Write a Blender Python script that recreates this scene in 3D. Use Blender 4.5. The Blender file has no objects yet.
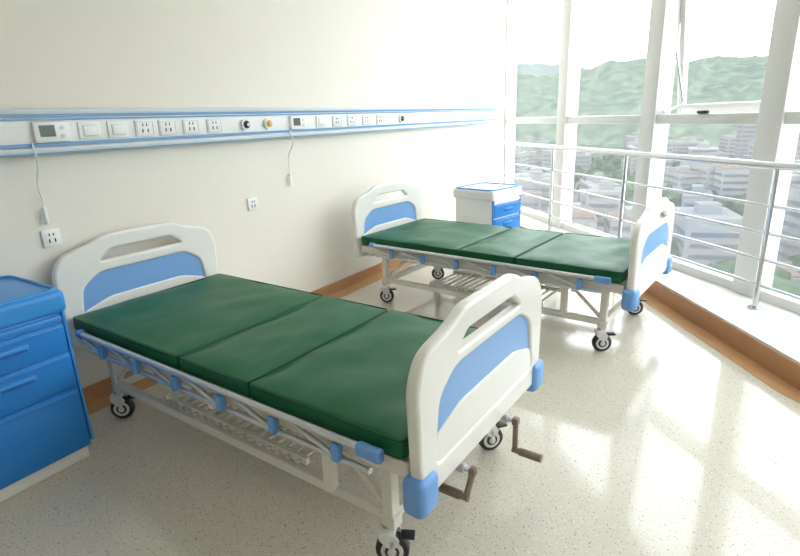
import bpy, bmesh, math, random
from mathutils import Vector, Matrix, noise
random.seed(7)
S=bpy.context.scene
COL=bpy.context.collection
S.view_settings.view_transform='Standard'
S.view_settings.look='None'
S.view_settings.exposure=0.0

# ---------------- camera ----------------
f=526
X=Vector((354,173,-f)).normalized()
Y=Vector((-843,128,-f)); Y=(Y-X*Y.dot(X)).normalized()
Z=X.cross(Y)
R=Matrix((X,Y,Z))
cd=bpy.data.cameras.new('camera'); cam=bpy.data.objects.new('camera',cd); COL.objects.link(cam)
cd.sensor_width=36; cd.lens=36*f/800; cd.clip_end=5000
cam.matrix_world=Matrix.Translation((0,0,1.5))@R.to_4x4()
S.camera=cam

# ---------------- materials ----------------
def mat(name,col,rough=.5,metal=0,coat=0,spec=.5,bump=0,bscale=50,var=0,vscale=3,emit=0):
    m=bpy.data.materials.new(name); m.use_nodes=True
    nt=m.node_tree; b=nt.nodes['Principled BSDF']
    b.inputs['Base Color'].default_value=(*col,1)
    b.inputs['Roughness'].default_value=rough
    b.inputs['Metallic'].default_value=metal
    b.inputs['Coat Weight'].default_value=coat
    b.inputs['Specular IOR Level'].default_value=spec
    tc=nt.nodes.new('ShaderNodeTexCoord')
    if bump:
        n=nt.nodes.new('ShaderNodeTexNoise'); n.inputs['Scale'].default_value=bscale; n.inputs['Detail'].default_value=4
        nt.links.new(tc.outputs['Object'],n.inputs['Vector'])
        bp=nt.nodes.new('ShaderNodeBump'); bp.inputs['Strength'].default_value=bump; bp.inputs['Distance'].default_value=.02
        nt.links.new(n.outputs['Fac'],bp.inputs['Height']); nt.links.new(bp.outputs['Normal'],b.inputs['Normal'])
    if var:
        n=nt.nodes.new('ShaderNodeTexNoise'); n.inputs['Scale'].default_value=vscale; n.inputs['Detail'].default_value=5
        nt.links.new(tc.outputs['Object'],n.inputs['Vector'])
        mx=nt.nodes.new('ShaderNodeMix'); mx.data_type='RGBA'
        mx.inputs[6].default_value=(*[c*(1-var) for c in col],1); mx.inputs[7].default_value=(*[min(1,c*(1+var)) for c in col],1)
        nt.links.new(n.outputs['Fac'],mx.inputs[0]); nt.links.new(mx.outputs[2],b.inputs['Base Color'])
    if emit:
        b.inputs['Emission Color'].default_value=(*col,1); b.inputs['Emission Strength'].default_value=emit
    return m
M_wall=mat('wall_paint',(.79,.75,.665),.6,bump=.03,bscale=120,var=.015)
M_ceil=mat('ceiling_paint',(.82,.81,.77),.8)
M_brown=mat('brown_vinyl',(.48,.24,.11),.35,var=.12,vscale=8)
M_brown2=mat('brown_border',(.55,.31,.15),.25,var=.1,vscale=8)
M_frame=mat('window_frame_white',(.70,.695,.67),.35)
M_steel=mat('stainless',(.58,.59,.61),.22,metal=1)
M_chrome=mat('alu_grey',(.66,.67,.70),.3,metal=.7)
M_abs=mat('cream_abs',(.80,.79,.74),.28,coat=.2)
M_metalw=mat('cream_powder',(.76,.73,.66),.35)
M_blue=mat('blue_plastic',(.15,.35,.72),.3)
M_inlay=mat('blue_inlay_plastic',(.20,.39,.72),.3)
M_cblue=mat('cabinet_blue',(.025,.22,.64),.3,var=.03,spec=.35)
M_cblue2=mat('cabinet_blue_light',(.05,.29,.73),.3,spec=.35)
M_cblue3=mat('cabinet_blue_dark',(.012,.10,.37),.4)
M_green=mat('green_vinyl',(.005,.108,.041),.42,bump=.3,bscale=5,spec=.34)
M_seam=mat('green_seam',(.003,.05,.022),.6)
M_rub=mat('black_rubber',(.03,.03,.035),.5)
M_hub=mat('castor_hub',(.75,.75,.73),.35)
M_dark=mat('dark_plastic',(.02,.02,.025),.3)
M_wht=mat('white_plastic',(.85,.85,.84),.3)
M_strip=mat('rail_bluegrey',(.16,.34,.58),.35)
M_strip2=mat('rail_silver',(.60,.65,.70),.3)
M_yel=mat('yellow_plastic',(.75,.45,.03),.4)
M_bronze=mat('crank_metal',(.25,.20,.16),.38,metal=.6)
M_ledge=mat('ledge_stone',(.80,.78,.73),.3,var=.03,vscale=20)
M_lcd=mat('lcd',(.10,.13,.12),.2)

def floor_mat():
    m=bpy.data.materials.new('terrazzo_vinyl'); m.use_nodes=True; nt=m.node_tree; b=nt.nodes['Principled BSDF']
    b.inputs['Roughness'].default_value=.17; b.inputs['Coat Weight'].default_value=.5; b.inputs['Coat Roughness'].default_value=.05
    b.inputs['Specular IOR Level'].default_value=.45
    tc=nt.nodes.new('ShaderNodeTexCoord')
    base=(.635,.59,.495,1)
    def speck(scale,thr,col,prevsock,seed):
        v=nt.nodes.new('ShaderNodeTexVoronoi'); v.inputs['Scale'].default_value=scale
        mp=nt.nodes.new('ShaderNodeMapping'); mp.inputs['Location'].default_value=(seed,seed*2,0)
        nt.links.new(tc.outputs['Object'],mp.inputs['Vector']); nt.links.new(mp.outputs['Vector'],v.inputs['Vector'])
        lt=nt.nodes.new('ShaderNodeMath'); lt.operation='LESS_THAN'; lt.inputs[1].default_value=thr
        nt.links.new(v.outputs['Distance'],lt.inputs[0])
        mx=nt.nodes.new('ShaderNodeMix'); mx.data_type='RGBA'; mx.inputs[7].default_value=col
        if prevsock: nt.links.new(prevsock,mx.inputs[6])
        else: mx.inputs[6].default_value=base
        nt.links.new(lt.outputs[0],mx.inputs[0]); return mx.outputs[2]
    s=speck(70,.20,(.38,.32,.24,1),None,0)
    s=speck(80,.2,(.80,.77,.70,1),s,3.3)
    s=speck(34,.10,(.18,.14,.10,1),s,7.1)
    nt.links.new(s,b.inputs['Base Color']); return m
M_floor=floor_mat()
def glass_mat():
    m=bpy.data.materials.new('window_glass'); m.use_nodes=True; nt=m.node_tree; nt.nodes.clear()
    o=nt.nodes.new('ShaderNodeOutputMaterial'); t=nt.nodes.new('ShaderNodeBsdfTransparent'); g=nt.nodes.new('ShaderNodeBsdfGlossy')
    t.inputs['Color'].default_value=(.95,.97,.97,1); g.inputs['Roughness'].default_value=.02
    mx=nt.nodes.new('ShaderNodeMixShader'); mx.inputs[0].default_value=.05
    nt.links.new(t.outputs[0],mx.inputs[1]); nt.links.new(g.outputs[0],mx.inputs[2]); nt.links.new(mx.outputs[0],o.inputs['Surface'])
    return m
M_glass=glass_mat()

# ---------------- helpers ----------------
def link(o,parent=None):
    COL.objects.link(o)
    if parent: o.parent=parent
    return o
def empty(name,loc=(0,0,0),rz=0,parent=None):
    e=bpy.data.objects.new(name,None); e.empty_display_size=.1; e.location=loc; e.rotation_euler=(0,0,rz); COL.objects.link(e)
    if parent: e.parent=parent
    return e
def from_bm(name,bm,m,parent=None,smooth=False):
    me=bpy.data.meshes.new(name); bm.to_mesh(me); bm.free(); me.materials.append(m)
    if smooth:
        for p in me.polygons: p.use_smooth=True
    return link(bpy.data.objects.new(name,me),parent)
def bm_box(bm,size,loc,rz=0,rot=None):
    r=bmesh.ops.create_cube(bm,size=1)
    M=Matrix.Translation(loc)@(rot if rot else Matrix.Rotation(rz,4,'Z'))@Matrix.Diagonal((*size,1))
    bmesh.ops.transform(bm,matrix=M,verts=r['verts']); return r['verts']
def box(name,size,loc,m,parent=None,bev=0,rz=0,seg=2,rot=None):
    bm=bmesh.new(); bm_box(bm,size,loc,rz,rot)
    if bev: bmesh.ops.bevel(bm,geom=bm.edges[:],offset=bev,segments=seg,profile=.5,affect='EDGES')
    o=from_bm(name,bm,m,parent,bev>0)
    if bev: autosm(o)
    return o
def autosm(o):
    try:
        o.data.set_sharp_from_angle(angle=math.radians(40))
    except Exception: pass
def boxes(name,lst,m,parent=None,bev=0):
    bm=bmesh.new()
    for size,loc in lst: bm_box(bm,size,loc)
    if bev: bmesh.ops.bevel(bm,geom=bm.edges[:],offset=bev,segments=2,profile=.5,affect='EDGES')
    return from_bm(name,bm,m,parent)
def bm_tube(bm,p1,p2,r,seg=12):
    p1=Vector(p1);p2=Vector(p2);d=p2-p1
    q=d.to_track_quat('Z','Y').to_matrix().to_4x4()
    bmesh.ops.create_cone(bm,cap_ends=True,segments=seg,radius1=r,radius2=r,depth=d.length,matrix=Matrix.Translation((p1+p2)/2)@q)
def tubes(name,lst,m,parent=None,seg=12):
    bm=bmesh.new()
    for p1,p2,r in lst: bm_tube(bm,p1,p2,r,seg)
    o=from_bm(name,bm,m,parent,True); autosm(o); return o
def curve_tube(name,pts,r,m,parent=None,cyc=False):
    c=bpy.data.curves.new(name,'CURVE'); c.dimensions='3D'; c.bevel_depth=r; c.bevel_resolution=3; c.use_fill_caps=True; c.resolution_u=6
    s=c.splines.new('BEZIER'); s.bezier_points.add(len(pts)-1); s.use_cyclic_u=cyc
    for b,p in zip(s.bezier_points,pts): b.co=p; b.handle_left_type=b.handle_right_type='AUTO'
    o=bpy.data.objects.new(name,c); return tomesh(o,name,m,parent)
def tomesh(o,name,m,parent):
    COL.objects.link(o); dg=bpy.context.evaluated_depsgraph_get(); dg.update()
    me=bpy.data.meshes.new_from_object(o.evaluated_get(dg)); me.materials.clear(); me.materials.append(m)
    bpy.data.objects.remove(o)
    for p in me.polygons: p.use_smooth=True
    n=bpy.data.objects.new(name,me); link(n,parent); autosm(n); return n
def rounded(pts,r,n=5):
    out=[];N=len(pts)
    for i in range(N):
        p=Vector(pts[i]);a=Vector(pts[i-1]);b=Vector(pts[(i+1)%N])
        rr=r[i] if isinstance(r,(list,tuple)) else r
        da=(a-p);db=(b-p); rr=min(rr,da.length*.49,db.length*.49)
        A=p+da.normalized()*rr;B=p+db.normalized()*rr
        for k in range(n+1):
            t=k/n; out.append(A*(1-t)**2+p*2*t*(1-t)+B*t*t)
    return out
def panel(name,outl,m,parent,y,thick,bev,holes=()):
    """XZ-plane panel, thickness along y, centred on y"""
    c=bpy.data.curves.new(name,'CURVE'); c.dimensions='2D'; c.fill_mode='BOTH'; c.extrude=thick/2-bev; c.bevel_depth=bev; c.bevel_resolution=3; c.offset=-bev
    for pts in (outl,*holes):
        s=c.splines.new('POLY'); s.points.add(len(pts)-1); s.use_cyclic_u=True
        for q,p in zip(s.points,pts): q.co=(p[0],p[1],0,1)
    o=bpy.data.objects.new(name,c); n=tomesh(o,name,m,parent)
    n.data.transform(Matrix.Translation((0,y,0))@Matrix.Rotation(math.pi/2,4,'X')); return n

# ---------------- room shell ----------------
ang=math.radians(46); wu=Vector((math.cos(ang),math.sin(ang),0)); wn=Vector((wu.y,-wu.x,0))
C0=Vector((7.55,3.0,0))            # window / back wall corner
def wp(s,off=0,z=0):                # s metres from corner towards viewer, off = into the room
    p=C0-wu*s-wn*off; return Vector((p.x,p.y,z))
CE=3.15
sEnd=6.0/wu.y
E0=wp(sEnd)
def prism(name,pts,z0,z1,m,parent=None):
    bm=bmesh.new(); v=[bm.verts.new((p[0],p[1],z0)) for p in pts]; fc=bm.faces.new(v)
    r=bmesh.ops.extrude_face_region(bm,geom=[fc]); bmesh.ops.translate(bm,vec=(0,0,z1-z0),verts=[g for g in r['geom'] if isinstance(g,bmesh.types.BMVert)])
    bmesh.ops.recalc_face_normals(bm,faces=bm.faces[:]); return from_bm(name,bm,m,parent)
XL=-1.6
out=wn*.25
prism('floor',[(XL-.1,3.1),(7.65+out.x,3.1),(C0.x+out.x,C0.y+out.y),(E0.x+out.x,E0.y+out.y-.1),(XL-.1,-3.1)],-.12,0,M_floor)
prism('ceiling',[(XL-.1,3.1),(7.65+out.x,3.1),(C0.x+out.x,C0.y+out.y),(E0.x+out.x,E0.y+out.y-.1),(XL-.1,-3.1)],CE,CE+.12,M_ceil)
box('wall_back',(7.7-XL,.12,CE),((7.7+XL)/2-.0,3.06,CE/2),M_wall)
box('wall_left',(.12,6.2,CE),(XL-.06,0,CE/2),M_wall)
box('wall_front',(E0.x-XL+.2,.12,CE),((E0.x+XL)/2+.05,-3.06,CE/2),M_wall)
box('baseboard_back',(6.85-XL,.012,.10),((6.85+XL)/2,2.994,.05),M_brown)
box('baseboard_left',(.012,6,.10),(XL+.006,0,.05),M_brown)
box('trim_1',(6.75-XL,.13,.003),((6.75+XL)/2,2.925,.0015),M_brown2)
# ledge (raised plinth under the windows)
Lf=[Vector((6.98,3.0)),Vector((4.75,.60)),Vector((3.32,-.41)),Vector((.95,-2.98))]
LZ=.15
prism('window_ledge',[Lf[0],Lf[1],Lf[2],Lf[3],(E0.x,E0.y+.02),(C0.x-.005,C0.y)],.001,LZ,M_ledge)
def offs(pts,d):
    res=[]
    for i,p in enumerate(pts):
        n=Vector((0,0))
        for a,b in ((i-1,i),(i,i+1)):
            if a>=0 and b<len(pts):
                t=(pts[b]-pts[a]).normalized(); n+=Vector((t.y,-t.x))
        n.normalize(); res.append(p+n*d)
    return res
inn=offs(Lf,.012); inn2=offs(Lf,.13)
inn[0].y=min(inn[0].y,2.99); inn2[0].y=2.86
def strip(name,a,b,z0,z1,m):
    prism(name,list(a)+list(b)[::-1],z0,z1,m)
strip('baseboard_window',Lf,inn,0.002,.135,M_brown)
strip('trim_2',inn,inn2,0.0005,.0035,M_brown2)

# ---------------- windows ----------------
def wbox(name,s0,s1,z0,z1,off,depth,m,parent,bev=.006):
    c=wp((s0+s1)/2,off,(z0+z1)/2)
    rot=Matrix.Rotation(ang,4,'Z')
    return box(name,(abs(s1-s0),depth,z1-z0),c,m,parent,bev,rot=rot)
Ms=[0.04,1.62,3.12,4.36,5.85,7.3,sEnd-.05]
win=empty('window_1')
for i,s in enumerate(Ms):
    w=.19 if 0<i<6 else .08
    wbox('mullion_%d'%i,s-w/2,s+w/2,LZ-.02,CE,-.03,.16,M_frame,win)
for i in range(len(Ms)-1):
    a=Ms[i]+(.09 if i else .04); b=Ms[i+1]-.09
    wbox('sill_%d'%i,a,b,LZ-.01,LZ+.07,-.03,.12,M_frame,win)
    wbox('transom_%d'%i,a,b,1.37,1.45,-.03,.12,M_frame,win)
    wbox('head_%d'%i,a,b,CE-.1,CE,-.03,.12,M_frame,win)
    wbox('glass_low_%d'%i,a,b,LZ+.07,1.37,-.05,.006,M_glass,win,bev=0)
    if i in(2,4):
        piv=wp((a+b)/2,-.06,CE-.12)
        sash=bpy.data.objects.new('sash_%d'%i,None); COL.objects.link(sash); sash.parent=win
        sash.matrix_world=Matrix.Translation(piv)@Matrix.Rotation(ang,4,'Z')@Matrix.Rotation(math.radians(-5),4,'X')
        H=CE-.12-1.45; W=b-a
        for nm,sz,lc in (('top',(W,.05,.07),(0,0,-.035)),('bottom',(W,.05,.07),(0,0,-H+.035)),('l',(.06,.05,H),(-W/2+.03,0,-H/2)),('r',(.06,.05,H),(W/2-.03,0,-H/2))):
            box('sash_'+nm,sz,lc,M_frame,sash,.005)
        box('sash_glass',(W-.1,.006,H-.1),(0,0,-H/2),M_glass,sash)
        c=wp(a+.08,-.04,1.95); d=wp(a+.08,-.16,1.55)
        tubes('stay_%d'%i,[(c,d,.01),(wp(a+.05,.0,1.47),wp(a+.05,-.16,1.52),.01)],M_steel,win)
        wbox('latch_%d'%i,(a+b)/2-.05,(a+b)/2+.05,1.45,1.475,.03,.03,M_dark,win)
    else:
        wbox('glass_up_%d'%i,a,b,1.45,CE-.1,-.05,.006,M_glass,win,bev=0)

# ---------------- railing ----------------
rail=empty('balustrade_railing')
ro=.20
lst=[]
lst.append((wp(.28,ro,1.12),wp(7.9,ro,1.12),.026))
for z in (.32,.50,.68,.86,):
    lst.append((wp(.28,ro,z),wp(7.9,ro,z),.011))
for s in (.42,1.75,3.08,4.62,6.2,7.8):
    lst.append((wp(s,ro,LZ),wp(s,ro,1.1),.02))
    lst.append((wp(s,ro,LZ),wp(s,ro,LZ+.012),.045))
tubes('rails',lst,M_steel,rail,16)

# ---------------- medical bedhead unit ----------------
tr=empty('bedhead_service_rail',(0,3.0,0))
x0,x1=-.2,7.0; L=x1-x0; xc=(x0+x1)/2
box('body',(L,.06,.19),(xc,-.03,1.505),M_wht,tr,.006)
box('top_band',(L,.068,.03),(xc,-.034,1.595),M_strip2,tr,.006)
box('blue_line_top',(L,.07,.012),(xc,-.036,1.574),M_strip,tr)
box('blue_line_mid',(L,.066,.008),(xc,-.035,1.557),M_strip,tr)
box('blue_line_low',(L,.07,.016),(xc,-.036,1.438),M_strip,tr)
box('bottom_band',(L,.075,.028),(xc,-.0375,1.412),M_strip2,tr,.006)
box('bottom_line',(L,.07,.008),(xc,-.036,1.397),M_strip,tr)
box('end_cap',(.02,.08,.225),(x1+.01,-.04,1.505),M_wht,tr,.005)
def module(x,kind):
    y=-.064; z=1.497
    if kind=='call':
        box('call_unit',(.17,.03,.10),(x,y-.008,z),M_wht,tr,.008)
        box('call_display',(.07,.004,.055),(x-.025,y-.025,z+.006),M_lcd,tr)
        tubes('call_btn',[((x+.045,y-.02,z+.02),(x+.045,y-.028,z+.02),.010),((x+.045,y-.02,z-.02),(x+.045,y-.028,z-.02),.010)],M_strip2,tr)
    elif kind=='sock':
        box('socket_plate',(.115,.012,.088),(x,y,z),M_wht,tr,.004)
        boxes('socket_rim',[((.10,.003,.003),(x,y-.007,z+.036)),((.10,.003,.003),(x,y-.007,z-.036)),((.003,.003,.074),(x-.05,y-.007,z)),((.003,.003,.074),(x+.05,y-.007,z))],M_strip2,tr)
        boxes('socket_holes',[((.006,.003,.020),(x-.016,y-.0068,z-.012)),((.006,.003,.020),(x+.016,y-.0068,z-.012)),((.005,.003,.016),(x-.012,y-.0068,z+.02)),((.005,.003,.016),(x+.012,y-.0068,z+.02))],M_dark,tr)
    elif kind=='switch':
        box('switch_plate',(.115,.012,.088),(x,y,z),M_wht,tr,.004)
        box('switch_key',(.075,.008,.058),(x,y-.006,z),M_strip2,tr,.004)
        box('switch_key_face',(.068,.008,.05),(x,y-.008,z),M_wht,tr,.003)
    else:
        m=M_dark if kind=='gasd' else M_yel
        tubes('gas_ring',[((x,y+.01,z),(x,y-.02,z),.038)],M_wht,tr,24)
        tubes('gas_outlet',[((x,y-.0,z),(x,y-.026,z),.026)],m,tr,24)
        tubes('gas_core',[((x,y-.0,z),(x,y-.04,z),.012)],M_steel,tr,16)
for x,k in ((1.353,'call'),(1.545,'switch'),(1.70,'switch'),(1.858,'sock'),(2.006,'sock'),(2.17,'sock'),(2.346,'sock'),(2.60,'gasd'),(2.81,'gasy'),(3.12,'call'),(3.40,'switch'),(3.60,'sock'),(3.80,'sock'),(4.02,'sock'),(4.24,'sock'),(4.6,'gasd'),(.9,'sock'),(.7,'sock')):
    module(x,k)
def cord(x,zend):
    e=empty('nurse_call_cord',(x,-.07,0),0,tr)
    curve_tube('cable',[(0,-.01,1.45),(-.005,-.035,1.36),(.0,.03,1.25),(.012,.045,1.16),(.01,.05,zend+.07)],.004,M_wht,e)
    box('call_handset',(.022,.022,.09),(.01,.045,zend+.03),M_wht,e,.009)
cord(1.25,1.06); cord(3.02,1.04)
def outlet(x,z):
    e=empty('power_outlet',(x,2.992,z))
    box('plate',(.09,.012,.09),(0,0,0),M_wht,e,.004)
    boxes('slots',[((.006,.004,.02),(-.014,-.006,-.014)),((.006,.004,.02),(.014,-.006,-.014)),((.005,.004,.014),(-.01,-.006,.018)),((.005,.004,.014),(.01,-.006,.018))],M_dark,e)
outlet(2.64,.94); outlet(1.27,.97)

# ---------------- hospital beds ----------------
def castor(par,x,y,yaw):
    e=bpy.data.objects.new('castor',None); COL.objects.link(e); e.parent=par; e.location=(x,y,0); e.rotation_euler=(0,0,yaw)
    r=.06
    bm=bmesh.new(); bmesh.ops.create_cone(bm,cap_ends=True,segments=32,radius1=r,radius2=r,depth=.036,matrix=Matrix.Translation((0,.0,r))@Matrix.Rotation(math.pi/2,4,'Y'))
    es=[g for g in bm.edges if abs(g.verts[0].co.x-g.verts[1].co.x)<1e-4]
    bmesh.ops.bevel(bm,geom=es,offset=.008,segments=3,profile=.5,affect='EDGES')
    autosm(from_bm('tyre',bm,M_rub,e,True))
    for sx in(-1,1):
        tubes('disc',[((sx*.017,0,r),(sx*.022,0,r),.040)],M_hub,e,28)
        tubes('disc_ring',[((sx*.02,0,r),(sx*.0235,0,r),.026)],M_rub,e,24)
        tubes('disc_core',[((sx*.02,0,r),(sx*.027,0,r),.016)],M_hub,e,20)
    for sx in (-1,1):
        c=bpy.data.curves.new('fork','CURVE'); c.dimensions='2D'; c.fill_mode='BOTH'; c.extrude=.003
        s=c.splines.new('POLY'); pp=rounded([(-.018,.085),(-.03,.115),(-.005,.145),(.04,.145),(.045,.12),(.016,.085)],.01); s.points.add(len(pp)-1); s.use_cyclic_u=True
        for q,p in zip(s.points,pp): q.co=(p[0],p[1],0,1)
        n=tomesh(bpy.data.objects.new('fork',c),'fork',M_hub,e)
        n.data.transform(Matrix.Translation((sx*.030,0,0))@Matrix(((0,0,1,0),(1,0,0,0),(0,1,0,0),(0,0,0,1))))
        box('fork_arm',(.006,.02,.07),(sx*.030,0,.082),M_hub,e,.002)
    box('fork_top',(.07,.06,.02),(0,.015,.138),M_hub,e,.006)
    tubes('stem',[((0,.02,.14),(0,.02,.2),.014)],M_steel,e)
    box('brake_pedal',(.04,.05,.012),(0,-.055,.118),M_dark,e,.004)

def side_profile(e,y0,y1,sx):
    """folded aluminium side guard"""
    xo=sx*.492
    tl=[((xo,y0,.515),(xo,y1,.515),.014),((xo-sx*.012,y0+.03,.43),(xo-sx*.012,y1-.03,.43),.012)]
    n=6; blues=[]
    for i in range(n):
        ya=y0+.16+i*(y1-y0-.36)/(n-1)
        tl.append(((xo,ya,.44),(xo,ya+.20,.50),.009))
        blues.append(((.034,.032,.07),(xo,ya,.462)))
    tubes('guard_tubes',tl,M_chrome,e)
    boxes('guard_joints',blues,M_blue,e,.008)
    boxes('guard_ends',[((.034,.10,.045),(xo,y0+.02,.51)),((.034,.05,.04),(xo,y1,.515))],M_blue,e,.01)
    boxes('guard_brackets',[((.06,.03,.06),(sx*.455,y0+.2+k*.65,.43)) for k in range(3)],M_metalw,e,.004)

def board(e,y,foot,dz=0):
    w=.49
    zb=.375
    o=[(-w+.015,zb),(-w,.77),(-w+.05,.86),(-.28,.895),(-.2,.935),(.2,.935),(.28,.895),(w-.05,.86),(w,.77),(w-.015,zb)]
    o=[(p[0],p[1]+(dz if p[1]>.5 else 0)) for p in o]
    o=rounded(o,[.03,.08,.08,.06,.06,.06,.06,.08,.08,.03])
    hole=rounded([(-.25,.795+dz),(-.18,.85+dz),(.18,.85+dz),(.25,.795+dz)],.02)
    recess=rounded([(-.39,.47),(-.36,.69),(-.26,.755),(.26,.755),(.36,.69),(.39,.47)],.04)
    panel('shell',o,M_abs,e,y,.046,.014,[hole,recess])
    blue=rounded([(-.395,.465),(-.365,.695),(-.26,.76),(.26,.76),(.365,.695),(.395,.465)],.04)
    panel('blue_inlay',blue,M_inlay,e,y,.020,.002)
    rel=rounded([(-.40,.46),(-.385,.56),(-.22,.61),(.22,.61),(.385,.56),(.40,.46)],.03)
    panel('relief',rel,M_abs,e,y,.034,.007)
    if foot:
        for sx in(-1,1):
            box('corner_bumper',(.11,.085,.135),(sx*(w-.04),y,.405),M_blue,e,.028,seg=4)
    else:
        boxes('board_brackets',[((.05,.04,.12),(-.3,y-.03,.42)),((.05,.04,.12),(.3,y-.03,.42))],M_metalw,e,.004)

def bed(loc,rz,yaws,cranks=True,L=2.21):
    e=empty('hospital_bed',loc,rz)
    board(e,0,True); board(e,L,False,.02)
    FY=.165; HY=L-.25
    fr=[((.035,L-.08,.06),(sx*.43,L/2,.455)) for sx in(-1,1)]
    fr+=[((.86,.04,.05),(0,y,.445)) for y in (.06,.42,.75,1.15,1.5,L-.07)]
    boxes('bed_frame',fr,M_metalw,e,.005)
    fr=[((.045,.045,.30),(sx*.39,y,.315)) for sx in(-1,1) for y in(FY,HY)]
    fr+=[((.78,.04,.045),(0,y,.20)) for y in(FY,HY)]
    fr+=[((.035,HY-FY,.04),(sx*.39,(HY+FY)/2,.20)) for sx in(-1,1)]
    fr+=[((.05,.06,.05),(sx*.39,y,.185)) for sx in(-1,1) for y in(FY,HY)]
    boxes('under_frame',fr,M_metalw,e,.005)
    fr=[((.04,.04,.23),(sx*.41,y,.33)) for sx in(-1,1) for y in(.42,)]
    boxes('secondary_posts',fr,M_metalw,e,.004)
    tubes('braces',[((sx*.39,FY+.02,.23),(sx*.39,FY+.24,.43),.012) for sx in(-1,1)]+[((sx*.39,HY-.02,.23),(sx*.39,HY-.25,.43),.012) for sx in(-1,1)],M_metalw,e)
    sl=[((.78,.018,.012),(0,.62+i*.055,.232)) for i in range(17)]
    sl+=[((.02,.95,.03),(sx*.36,1.06,.232)) for sx in(-1,0,1)]
    boxes('storage_rack',sl,M_metalw,e,.002)
    ys=[(.055,.76),(.77,1.21),(1.22,L-.05)]
    boxes('deck',[((.84,b-a,.012),(0,(a+b)/2,.486)) for a,b in ys],M_metalw,e)
    for k,(a,b) in enumerate(ys):
        bm=bmesh.new(); bm_box(bm,(.92,b-a-.002,.075),(0,(a+b)/2,.532))
        bmesh.ops.bevel(bm,geom=bm.edges[:],offset=.014,segments=3,profile=.6,affect='EDGES')
        big=[q for q in bm.faces if q.calc_area()>.01]
        bmesh.ops.subdivide_edges(bm,edges=list({ed for q in big for ed in q.edges if ed.calc_length()>.1}),cuts=22,use_grid_fill=True)
        for v in bm.verts:
            n1=noise.noise(Vector((v.co.x*5,v.co.y*5,k*7+loc[0])))
            n2=noise.noise(Vector((v.co.x*3+v.co.y*6,v.co.y*2-v.co.x*2,k*3+9)))
            n3=noise.noise(Vector((v.co.x*9-v.co.y*4,v.co.y*11,k*5+2+loc[0])))
            if v.co.z>.55:
                edge=min(.46-abs(v.co.x),v.co.y-a,b-v.co.y)
                v.co.z+=.007*n1+.006*n2+.004*n3+.012*min(1,max(0,edge)/.08)-.006
            else:
                v.co.x+=.004*n1*(1 if v.co.x>0 else -1)
        from_bm('mattress_section',bm,M_green,e,True)
        for zz in(.502,.562):
            pts=rounded([(-.459,a+.004),(.459,a+.004),(.459,b-.004),(-.459,b-.004)],.02,3)
            curve_tube('piping',[(p.x,p.y,zz) for p in pts],.0035,M_seam,e,True)
    side_profile(e,.14,L-.2,-1); side_profile(e,.14,L-.2,1)
    if cranks:
        zc=.355
        for sx,dx,dz,hy in((-.22,-.05,-.07,1),(.14,.0,-.13,-1)):
            ye=-.06
            tubes('crank_shaft',[((sx,.5,zc),(sx,ye,zc),.010),((sx,-.0,zc),(sx,-.03,zc),.017)],M_chrome,e)
            box('crank_hub',(.03,.026,.03),(sx,ye,zc),M_bronze,e,.006)
            tubes('crank_arm',[((sx,ye,zc),(sx+dx,ye,zc+dz),.011)],M_bronze,e)
            q=(sx+dx,ye,zc+dz)
            tubes('crank_handle',[((q[0],ye-hy*.01,q[2]),(q[0],ye+hy*.03,q[2]),.012),((q[0],ye+hy*.02,q[2]),(q[0],ye+hy*.11,q[2]),.016)],M_bronze,e,16)
        box('crank_support',(.5,.03,.04),(0,.10,zc),M_metalw,e,.004)
        boxes('crank_hangers',[((.03,.03,.1),(sx,.10,.40)) for sx in(-.2,.2)],M_metalw,e)
    for (x,y),yw in zip(((-.39,FY),(.39,FY),(-.39,HY),(.39,HY)),yaws):
        castor(e,x,y-.0,yw)
    return e
bed((1.60,.69,0),math.radians(-2.2),[.5,.9,.75,.4])
bed((3.71,.44,0),math.radians(-5.0),[.6,.5,.5,.6],cranks=False)

# ---------------- bedside cabinets ----------------
def cabinet(loc,rz,side,h=.80):
    e=empty('bedside_cabinet',loc,rz)
    w=.48;d=.46
    box('carcass',(w,d,h-.14),(0,0,.08+(h-.14)/2),side,e,.012)
    box('plinth',(w-.03,d-.03,.08),(0,.01,.04),M_wht,e,.006)
    box('plinth_band',(w+.004,d+.004,.03),(0,0,.085),M_abs,e,.006)
    bm=bmesh.new(); bm_box(bm,(w+.04,d+.04,.10),(0,-.0,h-.02))
    bmesh.ops.bevel(bm,geom=bm.edges[:],offset=.028,segments=4,profile=.6,affect='EDGES')
    autosm(from_bm('top_tray',bm,side if side==M_cblue2 else M_wht,e,True))
    pts=rounded([(-w/2,-d/2),(w/2,-d/2),(w/2,d/2),(-w/2,d/2)],.05,4)
    curve_tube('tray_rim',[(p.x,p.y,h+.03) for p in pts],.010,side if side==M_cblue2 else M_cblue2,e,True)
    yf=-d/2
    z=h-.085
    box('slide_board',(w-.03,.03,.022),(0,yf-.004,z-.005),M_cblue2 if side==M_cblue2 else M_wht,e,.005)
    fronts=[('drawer',.125,z-.03),('drawer_low',.16,z-.17),('door',.30,z-.345)]
    for nm,hh,zt in fronts:
        box(nm,(w-.03,.024,hh),(0,yf-.008,zt-hh/2),M_cblue,e,.008)
        box(nm+'_lip',(w-.05,.016,.012),(0,yf-.024,zt-.012),M_cblue2,e,.004)
        if nm!='door': 
            box(nm+'_handle',(.15,.018,.03),(-.0,yf-.022,zt-.055),M_cblue2,e,.008)
            box(nm+'_grip',(.13,.006,.012),(0,yf-.032,zt-.062),M_cblue3,e,.002)
        else:
            box('door_handle',(.022,.02,.12),(-.17,yf-.026,zt-.1),M_cblue2,e,.008)
    boxes('stiles',[((.012,.02,h-.16),(sx*(w/2-.004),yf-.004,.42)) for sx in(-1,1)],M_cblue2,e,.003)
    return e
cabinet((.775,2.68,0),0,M_cblue2,.81)
cabinet((5.02,2.18,0),math.radians(-12),M_wht,.77)

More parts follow.
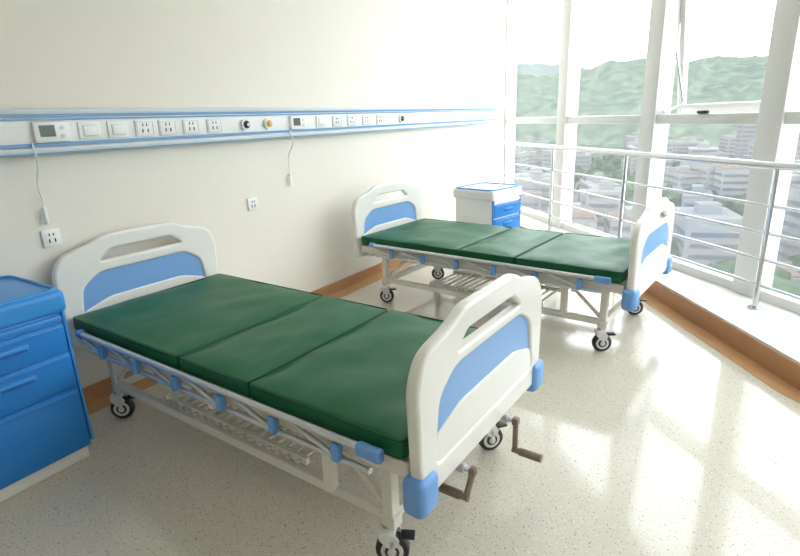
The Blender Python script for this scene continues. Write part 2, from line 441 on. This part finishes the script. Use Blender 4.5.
# ---------------- added ceiling fill panels (invented, unseen, glow to lift interior shadows) ----------------
mm=mat('fill_glow',(1,.96,.90),.5,emit=5.0)
for i,(x,y) in enumerate(((.6,.2),(3.0,1.6),(.2,-1.8))):
    e=empty('added_fill_panel',(x,y,CE))
    box('fill_housing',(.62,.62,.03),(0,0,-.015),M_wht,e,.004)
    box('fill_diffuser',(.56,.56,.006),(0,0,-.033),mm,e)

# ---------------- outside ----------------
land=empty('hillside_city')
GZ=-48
def omat(name,c1,c2,scale,detail=6,haze_glow=0):
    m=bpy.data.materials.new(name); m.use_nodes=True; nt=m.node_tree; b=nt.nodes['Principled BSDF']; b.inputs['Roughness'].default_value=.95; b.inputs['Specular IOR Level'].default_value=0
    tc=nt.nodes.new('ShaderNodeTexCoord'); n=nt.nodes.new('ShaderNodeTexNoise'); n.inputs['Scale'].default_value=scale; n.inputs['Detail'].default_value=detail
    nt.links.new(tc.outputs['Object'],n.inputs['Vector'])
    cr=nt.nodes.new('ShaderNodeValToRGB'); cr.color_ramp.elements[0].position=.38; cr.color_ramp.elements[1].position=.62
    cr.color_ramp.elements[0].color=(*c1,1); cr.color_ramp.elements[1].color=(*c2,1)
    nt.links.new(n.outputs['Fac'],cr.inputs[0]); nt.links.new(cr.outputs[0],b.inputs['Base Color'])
    if haze_glow:
        b.inputs['Emission Color'].default_value=(.90,.95,1,1); b.inputs['Emission Strength'].default_value=haze_glow  # painted distance haze: constant glow added to the outdoor surfaces
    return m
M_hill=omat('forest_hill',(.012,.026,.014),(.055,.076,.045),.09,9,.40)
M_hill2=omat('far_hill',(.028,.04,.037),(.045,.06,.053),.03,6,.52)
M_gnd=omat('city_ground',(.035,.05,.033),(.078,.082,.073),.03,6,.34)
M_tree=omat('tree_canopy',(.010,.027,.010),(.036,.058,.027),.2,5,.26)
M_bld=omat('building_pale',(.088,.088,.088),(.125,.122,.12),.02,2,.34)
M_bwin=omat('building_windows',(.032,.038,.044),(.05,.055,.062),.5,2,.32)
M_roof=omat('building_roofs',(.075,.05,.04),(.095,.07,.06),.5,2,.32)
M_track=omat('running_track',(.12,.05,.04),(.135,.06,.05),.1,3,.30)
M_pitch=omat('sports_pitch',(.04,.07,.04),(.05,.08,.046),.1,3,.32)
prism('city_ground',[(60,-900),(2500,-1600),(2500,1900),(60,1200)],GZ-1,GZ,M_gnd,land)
def hill(name,r0,r1,base,amp,m,seed):
    bm=bmesh.new(); NA,NR=200,22; g=[]
    for i in range(NA+1):
        a=math.radians(-65+135*i/NA); row=[]
        for j in range(NR+1):
            r=r0+(r1-r0)*j/NR
            p=Vector((math.cos(a)*r,math.sin(a)*r,0))
            prof=math.sin(min(1,j/NR*1.15)*math.pi/2)
            h=base+amp*noise.noise(Vector((a*5,seed,0)))+amp*.35*noise.noise(Vector((a*14,seed,j*.3)))
            z=GZ+prof*(h-GZ)+ (7*noise.noise(p*.03)+4*noise.noise(p*.09))*(j>0)
            row.append(bm.verts.new((p.x,p.y,z)))
        g.append(row)
    for i in range(NA):
        for j in range(NR): bm.faces.new((g[i][j],g[i+1][j],g[i+1][j+1],g[i][j+1]))
    return from_bm(name,bm,m,land,True)
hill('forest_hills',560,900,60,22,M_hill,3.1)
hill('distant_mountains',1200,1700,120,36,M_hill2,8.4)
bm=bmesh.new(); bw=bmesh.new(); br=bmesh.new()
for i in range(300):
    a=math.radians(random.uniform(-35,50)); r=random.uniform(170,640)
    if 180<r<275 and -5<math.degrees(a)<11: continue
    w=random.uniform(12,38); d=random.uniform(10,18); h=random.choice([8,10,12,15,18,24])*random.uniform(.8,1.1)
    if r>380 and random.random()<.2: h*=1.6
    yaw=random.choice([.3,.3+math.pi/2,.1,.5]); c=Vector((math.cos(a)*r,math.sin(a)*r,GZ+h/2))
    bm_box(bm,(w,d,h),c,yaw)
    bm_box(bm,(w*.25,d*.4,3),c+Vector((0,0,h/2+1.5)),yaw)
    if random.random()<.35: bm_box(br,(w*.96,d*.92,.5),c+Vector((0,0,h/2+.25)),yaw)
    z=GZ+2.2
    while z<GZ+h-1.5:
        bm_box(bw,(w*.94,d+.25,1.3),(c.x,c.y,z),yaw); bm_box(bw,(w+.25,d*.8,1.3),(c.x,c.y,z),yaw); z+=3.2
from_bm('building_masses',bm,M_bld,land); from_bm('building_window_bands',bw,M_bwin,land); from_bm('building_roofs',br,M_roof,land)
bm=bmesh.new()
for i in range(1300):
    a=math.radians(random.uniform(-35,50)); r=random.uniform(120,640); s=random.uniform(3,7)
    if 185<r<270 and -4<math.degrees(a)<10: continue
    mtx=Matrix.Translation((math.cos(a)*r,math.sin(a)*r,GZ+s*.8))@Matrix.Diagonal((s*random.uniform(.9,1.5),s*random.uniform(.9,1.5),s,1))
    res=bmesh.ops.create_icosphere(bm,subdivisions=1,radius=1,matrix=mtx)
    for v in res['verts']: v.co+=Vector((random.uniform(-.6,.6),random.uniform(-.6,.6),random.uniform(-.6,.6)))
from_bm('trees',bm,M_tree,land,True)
def oval(a,b,cx,cy,rot,n=48):
    pts=[]
    for k in range(n):
        t=2*math.pi*k/n; x=(a-b)*(1 if math.cos(t)>0 else -1)+b*math.cos(t); y=b*math.sin(t)
        pts.append((cx+x*math.cos(rot)-y*math.sin(rot),cy+x*math.sin(rot)+y*math.cos(rot)))
    return pts
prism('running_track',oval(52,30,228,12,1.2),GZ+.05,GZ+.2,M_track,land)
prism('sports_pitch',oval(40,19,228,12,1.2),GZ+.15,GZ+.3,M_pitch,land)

# ---------------- world ----------------
w=bpy.data.worlds.new('world'); S.world=w; w.use_nodes=True
nt=w.node_tree; bg=nt.nodes['Background']
bg.inputs['Color'].default_value=(.93,.965,1,1); bg.inputs['Strength'].default_value=6.2
